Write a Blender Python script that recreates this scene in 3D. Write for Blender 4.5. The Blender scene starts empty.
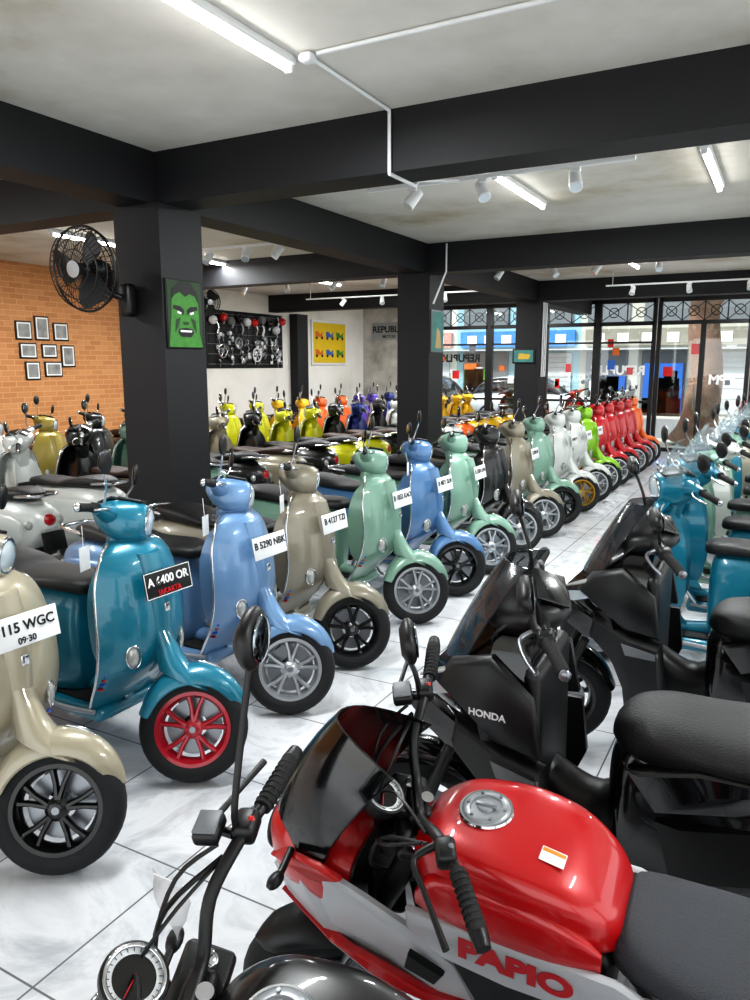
import bpy, bmesh, math, random
from mathutils import Vector, Matrix
random.seed(7)
pi=math.pi
D2R=math.radians
scene=bpy.context.scene

# ------------------------------------------------------------ materials
def lin(h):
    h=h.lstrip('#'); o=[]
    for i in (0,2,4):
        c=int(h[i:i+2],16)/255
        o.append(c/12.92 if c<=.04045 else ((c+.055)/1.055)**2.4)
    return (o[0],o[1],o[2],1)
def mat(name,col,rough=.5,metal=0,coat=0,emit=0,spec=.5,noise=0,nscale=20,bump=0,alpha=1):
    m=bpy.data.materials.new(name); m.use_nodes=True
    nt=m.node_tree; p=nt.nodes['Principled BSDF']
    c=lin(col) if isinstance(col,str) else col
    p.inputs['Base Color'].default_value=c
    p.inputs['Roughness'].default_value=rough
    p.inputs['Metallic'].default_value=metal
    p.inputs['Coat Weight'].default_value=coat
    p.inputs['Coat Roughness'].default_value=.05
    p.inputs['Specular IOR Level'].default_value=spec
    p.inputs['Alpha'].default_value=alpha
    if emit:
        p.inputs['Emission Color'].default_value=c; p.inputs['Emission Strength'].default_value=emit
    if noise or bump:
        tc=nt.nodes.new('ShaderNodeTexCoord'); n=nt.nodes.new('ShaderNodeTexNoise')
        n.inputs['Scale'].default_value=nscale; n.inputs['Detail'].default_value=4
        nt.links.new(tc.outputs['Object'],n.inputs['Vector'])
        if noise:
            mx=nt.nodes.new('ShaderNodeMix'); mx.data_type='RGBA'
            mx.inputs['A'].default_value=[c[0]*(1-noise),c[1]*(1-noise),c[2]*(1-noise),1]
            mx.inputs['B'].default_value=[min(1,c[0]*(1+noise)),min(1,c[1]*(1+noise)),min(1,c[2]*(1+noise)),1]
            nt.links.new(n.outputs['Fac'],mx.inputs['Factor']); nt.links.new(mx.outputs['Result'],p.inputs['Base Color'])
        if bump:
            b=nt.nodes.new('ShaderNodeBump'); b.inputs['Strength'].default_value=bump; b.inputs['Distance'].default_value=.01
            nt.links.new(n.outputs['Fac'],b.inputs['Height']); nt.links.new(b.outputs['Normal'],p.inputs['Normal'])
    return m
def paint_mat():
    m=mat('body_paint','ffffff',.34,.12,.7)
    nt=m.node_tree; p=nt.nodes['Principled BSDF']
    oi=nt.nodes.new('ShaderNodeObjectInfo'); nt.links.new(oi.outputs['Color'],p.inputs['Base Color'])
    return m
PAINT=paint_mat()
TIRE=mat('tire_rubber','121315',.75,bump=.15,nscale=90)
RIM_S=mat('rim_silver','b4b7bb',.3,.75); RIM_K=mat('rim_black','0c0c0d',.3,.3,.5)
RIM_R=mat('rim_red','a80e26',.3,.1,.6); RIM_G=mat('rim_gold','b08a3a',.3,.8); RIM_W=mat('rim_white','d8dcd8',.3)
CHROME=mat('chrome','d8dade',.12,1)
STEEL=mat('steel','8a8d92',.35,1)
BLK=mat('black_plastic','09090b',.42,bump=.05,nscale=200)
BLKG=mat('black_gloss','060608',.16,0,.6)
RUB=mat('grip_rubber','0c0c0c',.7,bump=.3,nscale=250)
SEATK=mat('seat_vinyl_black','0d0d0e',.48,bump=.25,nscale=180)
SEATB=mat('seat_vinyl_brown','3a2419',.5,bump=.25,nscale=180)
SEATG=mat('seat_vinyl_grey','404247',.75,noise=.25,nscale=260,bump=.5)
LENS=mat('headlight_lens','c9d3d8',.06,.3,1)
LENSR=mat('taillight_lens','a00812',.15,0,1)
LENSO=mat('signal_lens','a9aaa6',.1,.3,1)
LEDB=mat('sidelight_blue','1c4fb8',.2,0,1)
WHITE=mat('white_plastic','dfe1e2',.35,noise=.03)
PLATEW=mat('plate_white','e6e7e8',.45); PLATEK=mat('plate_black','0b0b0c',.4)
INKK=mat('ink_black','0a0a0a',.5); INKW=mat('ink_white','e8e8e8',.5); INKR=mat('ink_red','c01825',.4)
MIRROR=mat('mirror_glass','9aa4ac',.03,1)
SCREEN=mat('tinted_screen','060708',.12,0,.6,alpha=.93)
SMOKE=mat('smoke_screen','30353a',.08,0,.6,alpha=.6)
CLEAR=mat('clear_screen','9fb0b6',.04,0,.5,alpha=.16)
DIAL=mat('dial_face','0b0c0e',.25,0,.5); 
GREY=mat('panel_grey','6f7276',.45,noise=.05)
SILVERP=mat('silver_plastic','9a9da1',.35,.4)
REDP=mat('red_gloss','c20d14',.2,0,1)
PANELW=mat('panel_white','bfc1c5',.35,0,.3)

# ------------------------------------------------------------ mesh builder
def cr(P,k):
    P=[tuple(map(float,p)) for p in P]; out=[]; n=len(P)
    for i in range(n-1):
        p0=P[max(i-1,0)];p1=P[i];p2=P[i+1];p3=P[min(i+2,n-1)]
        for j in range(k):
            t=j/k
            out.append(tuple(.5*((2*b)+(-a+c)*t+(2*a-5*b+4*c-d)*t*t+(-a+3*b-3*c+d)*t**3) for a,b,c,d in zip(p0,p1,p2,p3)))
    out.append(P[-1]); return out
def sg(v,e): return math.copysign(abs(v)**e,v)
class MB:
    def __init__(s): s.V=[];s.F=[];s.M=[];s.S=[];s.mats=[];s.X=Matrix.Identity(4);s.zk=None;s.smooth=True
    def mi(s,m):
        if m not in s.mats: s.mats.append(m)
        return s.mats.index(m)
    def add(s,vs,fs,m):
        b=len(s.V)
        if s.zk: vs=[(v[0],v[1],v[2] if v[2]<.3 else .3+(v[2]-.3)*s.zk) for v in vs]
        s.V+=[s.X@Vector(v) for v in vs]; i=s.mi(m)
        for f in fs: s.F.append([b+k for k in f]); s.M.append(i); s.S.append(s.smooth)
    def loft(s,rings,m,caps=True,closed=True,wrap=False):
        n=len(rings[0]); vs=[p for r in rings for p in r]; fs=[]; R=len(rings)
        for i in range(R if wrap else R-1):
            i2=(i+1)%R
            for j in range(n if closed else n-1):
                k=(j+1)%n; fs.append((i*n+j,i*n+k,i2*n+k,i2*n+j))
        if caps and closed and not wrap:
            fs.append(tuple(range(n))[::-1]); fs.append(tuple((R-1)*n+j for j in range(n)))
        s.add(vs,fs,m)
    def body(s,secs,m,e=2.5,k=4,n=20,caps=True,yc=0):
        R=[]
        for q in cr(secs,k):
            x,zt,zb,hw=q[:4]; zc=(zt+zb)/2; h=(zt-zb)/2
            R.append([(x,yc+hw*sg(math.cos(2*pi*j/n),2/e),zc+h*sg(math.sin(2*pi*j/n),2/e)) for j in range(n)])
        s.loft(R,m,caps)
    def tube(s,pts,r,m,n=8,k=0):
        rr=r if isinstance(r,(list,tuple)) else [r]*len(pts)
        P=[tuple(p)+(q,) for p,q in zip(pts,rr)]
        if k: P=cr(P,k)
        pv=[Vector(p[:3]) for p in P]; R=[]; up=None
        for i,p in enumerate(pv):
            t=(pv[min(i+1,len(pv)-1)]-pv[max(i-1,0)]).normalized()
            if up is None: up=Vector((0,0,1)) if abs(t.z)<.9 else Vector((1,0,0))
            u=t.cross(up).normalized(); w=u.cross(t).normalized(); up=w
            R.append([tuple(p+P[i][3]*(math.cos(2*pi*j/n)*u+math.sin(2*pi*j/n)*w)) for j in range(n)])
        s.loft(R,m)
    def rev(s,prof,m,o=(0,0,0),axis=(0,1,0),n=32,closedprof=False):
        a=Vector(axis).normalized(); u=a.orthogonal().normalized(); w=a.cross(u); o=Vector(o); R=[]
        for i in range(n):
            t=2*pi*i/n; d=math.cos(t)*u+math.sin(t)*w
            R.append([tuple(o+d*r+a*h) for r,h in prof])
        s.loft(R,m,False,closedprof,True)
    def torus(s,o,axis,R,r,m,n=32,k=8):
        s.rev([(R+r*math.cos(2*pi*j/k),r*math.sin(2*pi*j/k)) for j in range(k)],m,o,axis,n,True)
    def ell(s,c,r,m,n=16,rot=None):
        Rm=rot or Matrix.Identity(3); c=Vector(c); R=[]
        for i in range(n//2+1):
            ph=-pi/2+pi*i/(n//2)
            R.append([tuple(c+Rm@Vector((r[0]*math.cos(ph)*math.cos(2*pi*j/n),r[1]*math.cos(ph)*math.sin(2*pi*j/n),r[2]*math.sin(ph)))) for j in range(n)])
        s.loft(R,m,False)
    def rbox(s,c,z,m,r=.01,rot=None):
        Rm=rot or Matrix.Identity(3); c=Vector(c); hx,hy,hz=[q/2 for q in z]; r=min(r,hx*.9,hy*.9,hz*.9); R=[]
        for zz,ins in ((-hz,r*.8),(-hz+r*.3,r*.3),(-hz+r,0),(hz-r,0),(hz-r*.3,r*.3),(hz,r*.8)):
            ring=[]
            for qx,qy,a0 in ((1,1,0),(-1,1,90),(-1,-1,180),(1,-1,270)):
                for k in range(4):
                    a=D2R(a0+30*k); rr=r
                    ring.append(tuple(c+Rm@Vector((qx*(hx-r)+(rr-ins)*math.cos(a),qy*(hy-r)+(rr-ins)*math.sin(a),zz))))
            R.append(ring)
        s.loft(R,m)
    def box(s,a,b,m):
        (x0,y0,z0),(x1,y1,z1)=a,b
        s.add([(x0,y0,z0),(x1,y0,z0),(x1,y1,z0),(x0,y1,z0),(x0,y0,z1),(x1,y0,z1),(x1,y1,z1),(x0,y1,z1)],
              [(3,2,1,0),(4,5,6,7),(0,1,5,4),(1,2,6,5),(2,3,7,6),(3,0,4,7)],m)
    def plate(s,pts,y,th,m):
        cx=sum(p[0] for p in pts)/len(pts); cz=sum(p[1] for p in pts)/len(pts)
        def ring(f,yy): return [(cx+(p[0]-cx)*f,yy,cz+(p[1]-cz)*f) for p in pts]
        s.loft([ring(.97,y),ring(1,y+th*.25),ring(1,y+th*.7),ring(.96,y+th)],m)
    def mesh(s,name,ang=46):
        me=bpy.data.meshes.new(name); me.from_pydata([tuple(v) for v in s.V],[],s.F)
        for m in s.mats: me.materials.append(m)
        for p,i,sm in zip(me.polygons,s.M,s.S): p.material_index=i; p.use_smooth=sm
        bm=bmesh.new(); bm.from_mesh(me); bmesh.ops.remove_doubles(bm,verts=bm.verts,dist=1e-5)
        bmesh.ops.recalc_face_normals(bm,faces=bm.faces); bm.to_mesh(me); bm.free()
        me.set_sharp_from_angle(angle=D2R(ang)); me.update()
        return me
def obj(name,me,parent=None,loc=(0,0,0),rz=0,color=None):
    o=bpy.data.objects.new(name,me); scene.collection.objects.link(o)
    o.location=loc; o.rotation_euler=(0,0,rz)
    if parent: o.parent=parent
    if color: o.color=color
    return o
def done(b,name,**k): return obj(name,b.mesh(name),**k)
def frame(loc,xd,yd):
    x=Vector(xd).normalized(); y=Vector(yd); y=(y-x*y.dot(x)).normalized(); z=x.cross(y)
    M=Matrix((x,y,z)).transposed().to_4x4(); M.translation=Vector(loc); return M
def text(name,body,size,M,m,parent=None,bold=.0,ext=.0008,sx=1):
    c=bpy.data.curves.new(name,'FONT'); c.body=body; c.size=size; c.align_x='CENTER'; c.align_y='CENTER'
    c.extrude=ext; c.offset=bold; c.materials.append(m)
    o=bpy.data.objects.new(name,c); scene.collection.objects.link(o)
    if parent: o.parent=parent
    o.matrix_local=M@Matrix.Diagonal((sx,1,1,1)); return o

# ------------------------------------------------------------ wheels
def wheel(b,c,R,w,rim,tire=TIRE,n=5,rr=None,disc=True):
    rr=rr or R*.66
    b.rev([(rr,-w*.36),(rr+.012,-w*.46),(rr+(R-rr)*.55,-w*.5),(R-.02,-w*.44),(R-.006,-w*.3),(R,-w*.1),(R,w*.1),(R-.006,w*.3),(R-.02,w*.44),(rr+(R-rr)*.55,w*.5),(rr+.012,w*.46),(rr,w*.36)],tire,c,(0,1,0),40)
    b.rev([(rr+.008,-w*.44),(rr-.008,-w*.44),(rr-.016,-w*.3),(rr-.026,-w*.05),(rr-.026,w*.05),(rr-.016,w*.3),(rr-.008,w*.42),(rr+.006,w*.42)],rim,c,(0,1,0),40)
    b.rev([(0,-w*.46),(.022,-w*.46),(.03,-w*.40),(.042,-w*.32),(.042,w*.3),(.03,w*.42),(0,w*.42)],rim,c,(0,1,0),24)
    b.rev([(0,-w*.50),(.014,-w*.50),(.016,-w*.40)],STEEL,c,(0,1,0),12)
    C=Vector(c)
    for i in range(n):
        for da in (-.17,.17):
            a0=2*pi*i/n+.3+da*.6; a1=2*pi*i/n+.3+da*1.35
            R_=[]
            for r,a,ht,hy,yc in ((.035,a0,.011,.018,-w*.2),(rr*.6,(a0+a1)/2,.009,.013,-w*.22),(rr-.012,a1,.011,.014,-w*.18)):
                d=Vector((math.cos(a),0,math.sin(a))); t=Vector((-math.sin(a),0,math.cos(a)))
                p=C+d*r+Vector((0,yc,0))
                R_.append([tuple(p+t*ht*q1+Vector((0,hy*q2,0))) for q1,q2 in ((1,.6),(.6,1),(-.6,1),(-1,.6),(-1,-.6),(-.5,-1),(.5,-1),(1,-.6))])
            b.loft(R_,rim)
    if disc:
        b.rev([(rr*.35,w*.28),(rr*.78,w*.28),(rr*.78,w*.33),(rr*.35,w*.33)],STEEL,c,(0,1,0),32,True)
def fender(b,c,m,a0,a1,R0,Rb,hw0,hw1,hw2,drop):
    C=Vector(c); R=[]; n=20
    for i in range(n+1):
        t=i/n; a=D2R(a0+(a1-a0)*t)
        hw=(hw0*(1-t)*(1-t)+2*hw1*t*(1-t)*1.0+hw2*t*t)
        if t<.15: hw*=.3+.7*math.sqrt(t/.15)
        rad=R0+Rb*math.sin(pi*min(1,t*1.05))
        out=[];inn=[]
        for j in range(13):
            s=-1+2*j/12
            for L,o in ((out,0),(inn,.007)):
                y=(hw-o)*math.sin(s*pi/2); r=rad-o-drop*(1-math.cos(s*pi/2))*(.55+.45*math.sin(pi*t))
                L.append((C.x+r*math.cos(a),C.y+y,C.z+r*math.sin(a)))
        R.append(out+inn[::-1])
    b.loft(R,m)
def steer(A,axis,ang): 
    A=Vector(A); return Matrix.Translation(A)@Matrix.Rotation(ang,4,Vector(axis))@Matrix.Translation(-A)
def zsec(b,secs,m,p=2.2,th=None,k=4,n=15,back=.85):
    R=[]
    for z,xf,w,kb,d in cr(secs,k):
        f=[];g=[]
        for j in range(n):
            s=-1+2*j/(n-1); x=xf-kb*abs(s)**p
            f.append((x,w*s,z))
            g.append((x-d,w*s*.94,z) if th is None else (min(x-.01,th),w*back*s,z))
        R.append(f+g[::-1])
    b.loft(R,m)

# ------------------------------------------------------------ classic scooter
def classic(st=38,striped=False):
    b=MB()
    b.mi(PAINT); b.mi(RIM_S); b.mi(SEATK)
    b.zk=1.17
    sh=[(.23,-.47,.16,.01,.04),(.28,-.42,.18,.02,.035),(.35,-.34,.205,.05,.025),(.41,-.262,.225,.08,.022),(.48,-.188,.240,.115,.020),(.58,-.152,.247,.125,.020),(.69,-.155,.245,.125,.020),(.78,-.175,.232,.12,.020),(.85,-.196,.207,.105,.022),(.90,-.222,.172,.085,.03),(.930,-.255,.125,.06,.05),(.945,-.28,.08,.04,.05)]
    zsec(b,sh,PAINT,p=2.0)
    for s in (-1,1):
        b.tube([(xf-kb-d*.4,s*w*.99,z) for z,xf,w,kb,d in sh[1:11]],.0075,CHROME,8,4)
    R=[]
    for z,xf,hw,pr in cr([(.41,-.268,.02,.002),(.45,-.218,.045,.014),(.54,-.166,.050,.024),(.68,-.152,.054,.027),(.80,-.176,.062,.03),(.90,-.210,.062,.03)],4):
        R.append([(xf-.03+ (pr+.03)*math.cos(t),hw*math.sin(t),z) for t in [(-pi/2+pi*j/10) for j in range(11)]]+[(xf-.06,0,z)])
    b.loft(R,WHITE if striped else PAINT)
    if striped:
        for s in (-1,1):
            R=[]
            for z,xf,w,kb,d in cr(sh[4:9],4):
                L=[]
                for q,o in ((.42,.0),(.42,.008),(.52,.008),(.62,.008),(.62,.0)): L.append((xf-kb*q**2+o,s*w*q,z))
                R.append(L)
            b.loft(R,WHITE)
    for i in range(4): b.rbox((-.138+.001*i,0,.53+.018*i),(.020,.054-.005*i,.007),BLK,.003)
    b.rbox((-.127,0,.70),(.012,.030,.034),CHROME,.004)
    for s in (-1,1):
        b.ell((-.200,s*.140,.53),(.018,.026,.040),LENSO,14,Matrix.Rotation(s*.75,3,'Z'))
        b.tube([(-.192-.018*math.cos(t),s*(.141+.026*math.cos(t)),.53+.043*math.sin(t)) for t in [2*pi*j/16 for j in range(17)]],.003,CHROME,6)
        for i in range(4): b.rbox((-.335+.01*i,s*.210,.40+.020*i),(.035,.02,.009),LEDB if i%2 else LENSR,.004)
    zsec(b,[(.40,-.36,.10,.03,.06),(.50,-.31,.13,.05,.12),(.7,-.27,.15,.07,.13),(.82,-.27,.12,.06,.11),(.88,-.28,.08,.03,.08)],PAINT,p=2.4)
    b.rbox((-.445,0,.60),(.012,.20,.20),BLK,.005)
    b.rbox((-.62,0,.255),(.46,.36,.065),PAINT,.03); b.rbox((-.62,0,.295),(.36,.28,.012),RUB,.005)
    b.body([(-.40,.34,.28,.03),(-.5,.335,.28,.045),(-.62,.35,.28,.05)],PAINT,2.6,3,14)
    for s in (-1,1): b.tube([(-.42,s*.185,.28),(-.62,s*.19,.265),(-.84,s*.18,.27)],.012,SILVERP,8,3)
    b.body([(-.595,.62,.36,.06),(-.61,.68,.30,.10),(-.66,.72,.25,.13),(-.80,.735,.215,.16),(-.95,.74,.21,.19),(-1.1,.74,.235,.21),(-1.25,.74,.29,.215),(-1.4,.725,.36,.20),(-1.50,.70,.43,.165),(-1.57,.67,.49,.115),(-1.61,.63,.54,.06),(-1.62,.61,.57,.02)],PAINT,2.7,4,28)
    for s in (-1,1):
        b.body([(-.82,.58,.38,.02),(-.88,.63,.30,.045),(-1.05,.65,.27,.055),(-1.25,.65,.32,.055),(-1.42,.64,.42,.035),(-1.52,.60,.5,.01)],PAINT,2.3,3,20,yc=s*.180)
    b.body([(-.56,.735,.705,.05),(-.59,.755,.695,.095),(-.70,.765,.70,.135),(-.9,.755,.705,.155),(-1.02,.755,.71,.16),(-1.12,.78,.71,.16),(-1.3,.80,.715,.15),(-1.42,.795,.72,.12),(-1.50,.775,.735,.07),(-1.515,.755,.745,.03)],SEATK,3,4,24)
    b.tube([(-1.35,.12,.75),(-1.52,.12,.765),(-1.60,.08,.765),(-1.60,-.08,.765),(-1.52,-.12,.765),(-1.35,-.12,.75)],.010,CHROME,8,3)
    b.ell((-1.60,0,.60),(.03,.06,.045),LENSR,14); b.rbox((-1.645,0,.47),(.01,.2,.13),PLATEK,.004,Matrix.Rotation(.25,3,'Y')); b.rbox((-1.60,0,.44),(.07,.08,.12),BLK,.02)
    for s in (-1,1): b.ell((-1.545,s*.135,.58),(.03,.03,.03),LENSO,12)
    b.zk=None
    wheel(b,(-1.34,0,.235),.235,.11,RIM_S)
    b.rbox((-1.1,.03,.24),(.34,.2,.16),BLK,.04); b.rbox((-1.3,.12,.235),(.24,.06,.12),STEEL,.03)
    b.tube([(-1.0,-.08,.2),(-1.15,-.14,.19),(-1.25,-.16,.22),(-1.5,-.17,.26),(-1.54,-.17,.265)],[.015,.02,.045,.05,.04],STEEL,12,3)
    b.tube([(-.85,.12,.2),(-.82,.2,.03),(-.78,.21,.0)],.010,STEEL,6)
    b.tube([(-.88,-.12,.2),(-.92,-.16,.0)],.012,STEEL,6)
    S=steer((-.38,0,1.13),Vector((-.38,0,.895)).normalized(),D2R(st)); b.X=S
    wheel(b,(0,0,.235),.235,.105,RIM_S)
    fender(b,(0,0,.235),PAINT,22,166,.246,.038,.042,.100,.085,.082)
    R=[]
    for x,z,rx,ry in cr([(-.045,.440,.125,.086),(-.065,.478,.112,.082),(-.10,.522,.085,.070),(-.135,.580,.060,.058),(-.18,.68,.045,.045)],4):
        R.append([(x+rx*math.cos(t),ry*math.sin(t),z-.35*rx*math.cos(t)) for t in [2*pi*j/20 for j in range(20)]])
    b.loft(R,PAINT)
    b.tube([(.14,0,.460),(.07,0,.508),(.0,0,.523)],[.004,.008,.004],CHROME,8,3)
    b.tube([(-.05,.05,.50),(-.03,.085,.40),(.0,.085,.235)],[.028,.026,.03],STEEL,10,3)
    b.tube([(.0,.085,.235),(-.06,.09,.26),(-.09,.075,.46)],.018,BLK,8)
    H=S@Matrix.Translation((-.060,0,.115))
    b.X=H@Matrix.Translation((-.31,0,1.03))@Matrix.Diagonal((.80,1.0,.90,1))@Matrix.Translation((.31,0,-1.03))
    b.body([(-.175,1.075,.93,.075),(-.19,1.088,.915,.086),(-.23,1.10,.90,.102),(-.30,1.105,.895,.118),(-.37,1.10,.92,.12),(-.43,1.08,.97,.10),(-.46,1.055,1.01,.06)],PAINT,3.0,4,24)
    b.rev([(0,.02),(.03,.018),(.055,.010),(.066,0)],LENS,(-.168,0,1.003),(1,0,-.05),28)
    b.torus((-.172,0,1.003),(1,0,-.05),.071,.009,CHROME,32,8)
    b.rbox((-.40,0,1.098),(.09,.12,.014),DIAL,.006,Matrix.Rotation(-.4,3,'Y'))
    b.rbox((-.27,0,1.106),(.13,.13,.016),BLK,.007,Matrix.Rotation(.10,3,'Y'))
    b.X=H
    b.tube([(-.275,0,.80),(-.30,0,.94)],[.075,.080],PAINT,18)
    if striped:
        R=[]
        for t in range(5):
            t/=4; z=1.06+.20*t; xf=-.20-.10*t; w=.13-.04*t*t
            R.append([(xf-.08*q*q,w*q,z) for q in (-1,-.6,-.3,0,.3,.6,1)]+[(xf-.005-.08*q*q,w*q*.98,z) for q in (1,.6,.3,0,-.3,-.6,-1)])
        b.loft(R,CLEAR)
    for s in (-1,1):
        b.tube([(-.34,s*.05,1.025),(-.355,s*.12,1.035),(-.37,s*.18,1.043),(-.375,s*.215,1.045)],[.058,.043,.030,.025],PAINT,14,3)
        b.tube([(-.375,s*.21,1.045),(-.39,s*.28,1.045),(-.41,s*.345,1.04)],.0185,RUB,10,3)
        b.ell((-.412,s*.35,1.04),(.014,.014,.02),CHROME,10)
        b.rbox((-.378,s*.222,1.05),(.035,.03,.04),BLK,.008)
        b.tube([(-.34,s*.19,1.045),(-.315,s*.23,1.045),(-.32,s*.30,1.04),(-.345,s*.345,1.035)],[.008,.007,.006,.007],CHROME,8,3)
        b.tube([(-.36,s*.15,1.07),(-.35,s*.175,1.12),(-.34,s*.24,1.17),(-.34,s*.265,1.195)],.0055,CHROME,8,3)
        Rm=Matrix.Rotation(s*.15,3,'Z')
        b.ell((-.335,s*.275,1.235),(.014,.055,.052),BLK,16,Rm); b.ell((-.345,s*.275,1.235),(.007,.049,.046),MIRROR,16,Rm)
    b.X=Matrix.Identity(4)
    return b.mesh('classic_scooter')
CLASSIC=classic(); STRIPED=classic(30,True)

def plate_child(parent,txt,sub,dark,x=-.112,z=.885,tilt=.18,rz=0):
    b=MB(); m=PLATEK if dark else PLATEW; ink=INKW if dark else INKK
    b.rbox((0,0,0),(.27,.115,.004),m,.0019)
    b.rbox((0,.0,-.02),(.03,.03,.04),BLK,.004)
    if dark:
        for q in (-1,1): b.rbox((0,q*.054,.003),(.262,.003,.003),INKW,.001); b.rbox((q*.13,0,.003),(.003,.11,.003),INKW,.001)
    o=done(b,'license_plate',parent=parent)
    M=Matrix.Rotation(rz,4,'Z')@frame((x,0,z),(0,1,0),(-tilt,0,1)); o.matrix_local=M
    text('plate_number',txt,.050,M@Matrix.Translation((0,.012,.0035)),ink,parent,.0012)
    if sub: text('plate_date',sub,.032,M@Matrix.Translation((0,-.037,.0035)),ink if not dark else INKR,parent,.0006)
def tag_child(parent):
    b=MB(); b.rbox((-.30,-.27,1.02),(.003,.07,.10),WHITE,.001,Matrix.Rotation(.3,3,'Z')); b.tube([(-.33,-.25,1.15),(-.305,-.27,1.07)],.0015,INKW,5)
    done(b,'paper_tag',parent=parent)
def spawn(name,me,loc,rz,color,rim=None,seat=None,plate=None,lean=0,part='scooter_body',sc=1,z=0):
    e=bpy.data.objects.new(name,None); e.empty_display_size=.2; scene.collection.objects.link(e)
    e.location=(loc[0],loc[1],z); e.rotation_euler=(lean,0,rz); e.scale=(sc,sc,sc)
    o=obj(part,me,parent=e,color=lin(color) if isinstance(color,str) else color)
    if rim is not None:
        for i,mt in ((1,rim),(2,seat or SEATK)):
            o.material_slots[i].link='OBJECT'; o.material_slots[i].material=mt
    if plate: plate_child(e,*plate)
    return e
BEI='9f9782';TEAL='0c7088';LBL='668ab0';GRB='827c6c';MINT='7a9e8c';BLU='527aa6';WHT='cdd0cc';LIME='7fb414';RED='b00a15';BLKC='0b0b0c';YEL='d8ac0c';ORG='d05c12';PUR='553ca0';OLV='948238';NAVY='182e70';CRM='beb8a4';YLM='b9b80e'
row1=[(1.62,BEI,RIM_K,('3115 WGC','09·30',False)),(2.31,TEAL,RIM_R,('A 6400 OR','JAKARTA',True)),(3.05,LBL,RIM_S,('B 5290 NBK','',False)),(3.72,GRB,RIM_K,('B 4127 TZI','',False)),
(4.62,MINT,RIM_S,('B 6033 KAO','',False)),(5.36,BLU,RIM_K,('B 4071 SLM','',False)),(6.10,MINT,RIM_S,('B 3308 UPA','',False)),(6.95,BLKC,RIM_S,None),(7.7,GRB,RIM_S,('B 3920 VE','',False)),(8.45,MINT,RIM_K,None),(9.3,WHT,RIM_G,('B 4800 TY','',False)),(10.1,WHT,RIM_S,('B 61 PJ','',False)),(10.9,LIME,RIM_S,('B 355 CC','',False)),(11.65,RED,RIM_S,None),(12.4,RED,RIM_K,None),(13.15,RED,RIM_S,None),(13.9,RED,RIM_S,None),(14.65,ORG,RIM_S,None)]
for i,(y,c,r,p) in enumerate(row1):
    e=spawn('classic_scooter',CLASSIC,(-2.17+random.uniform(-.02,.02),y),random.uniform(-.03,.03),c,r,SEATK,p)
    if i in (1,2,3,5): tag_child(e)
cols2=[WHT,WHT,WHT,BLKC,MINT,BLKC,BEI,BLKC,YLM,YLM,BLKC,NAVY,BLKC,WHT,ORG,YEL,YEL,YEL,YEL]
y=3.0
for i,c in enumerate(cols2):
    spawn('classic_scooter',CLASSIC,(-6.4+random.uniform(-.03,.03),y),pi+random.uniform(-.03,.03),c,random.choice([RIM_S,RIM_K]),random.choice([SEATK,SEATK,SEATB])); y+=.68
cols3=[WHT,WHT,OLV,BLKC,OLV,BLKC,YLM,YLM,YLM,YEL,YEL,ORG,ORG,PUR,PUR,NAVY,RED,YEL]
y=4.5
for i,c in enumerate(cols3):
    spawn('classic_scooter',CLASSIC,(-7.15+random.uniform(-.05,.05),y),random.uniform(-.04,.04),c,random.choice([RIM_S,RIM_K]),random.choice([SEATK,SEATB])); y+=.66
colR=[TEAL,TEAL,MINT,WHT,MINT,TEAL,CRM,MINT,WHT,MINT,BEI,MINT,WHT]
for i,c in enumerate(colR):
    spawn('classic_scooter',STRIPED,(-.90+.02*i+random.uniform(-.03,.03),4.5+.74*i),pi+random.uniform(-.04,.04),c,random.choice([RIM_S,RIM_W]),SEATK)

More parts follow.
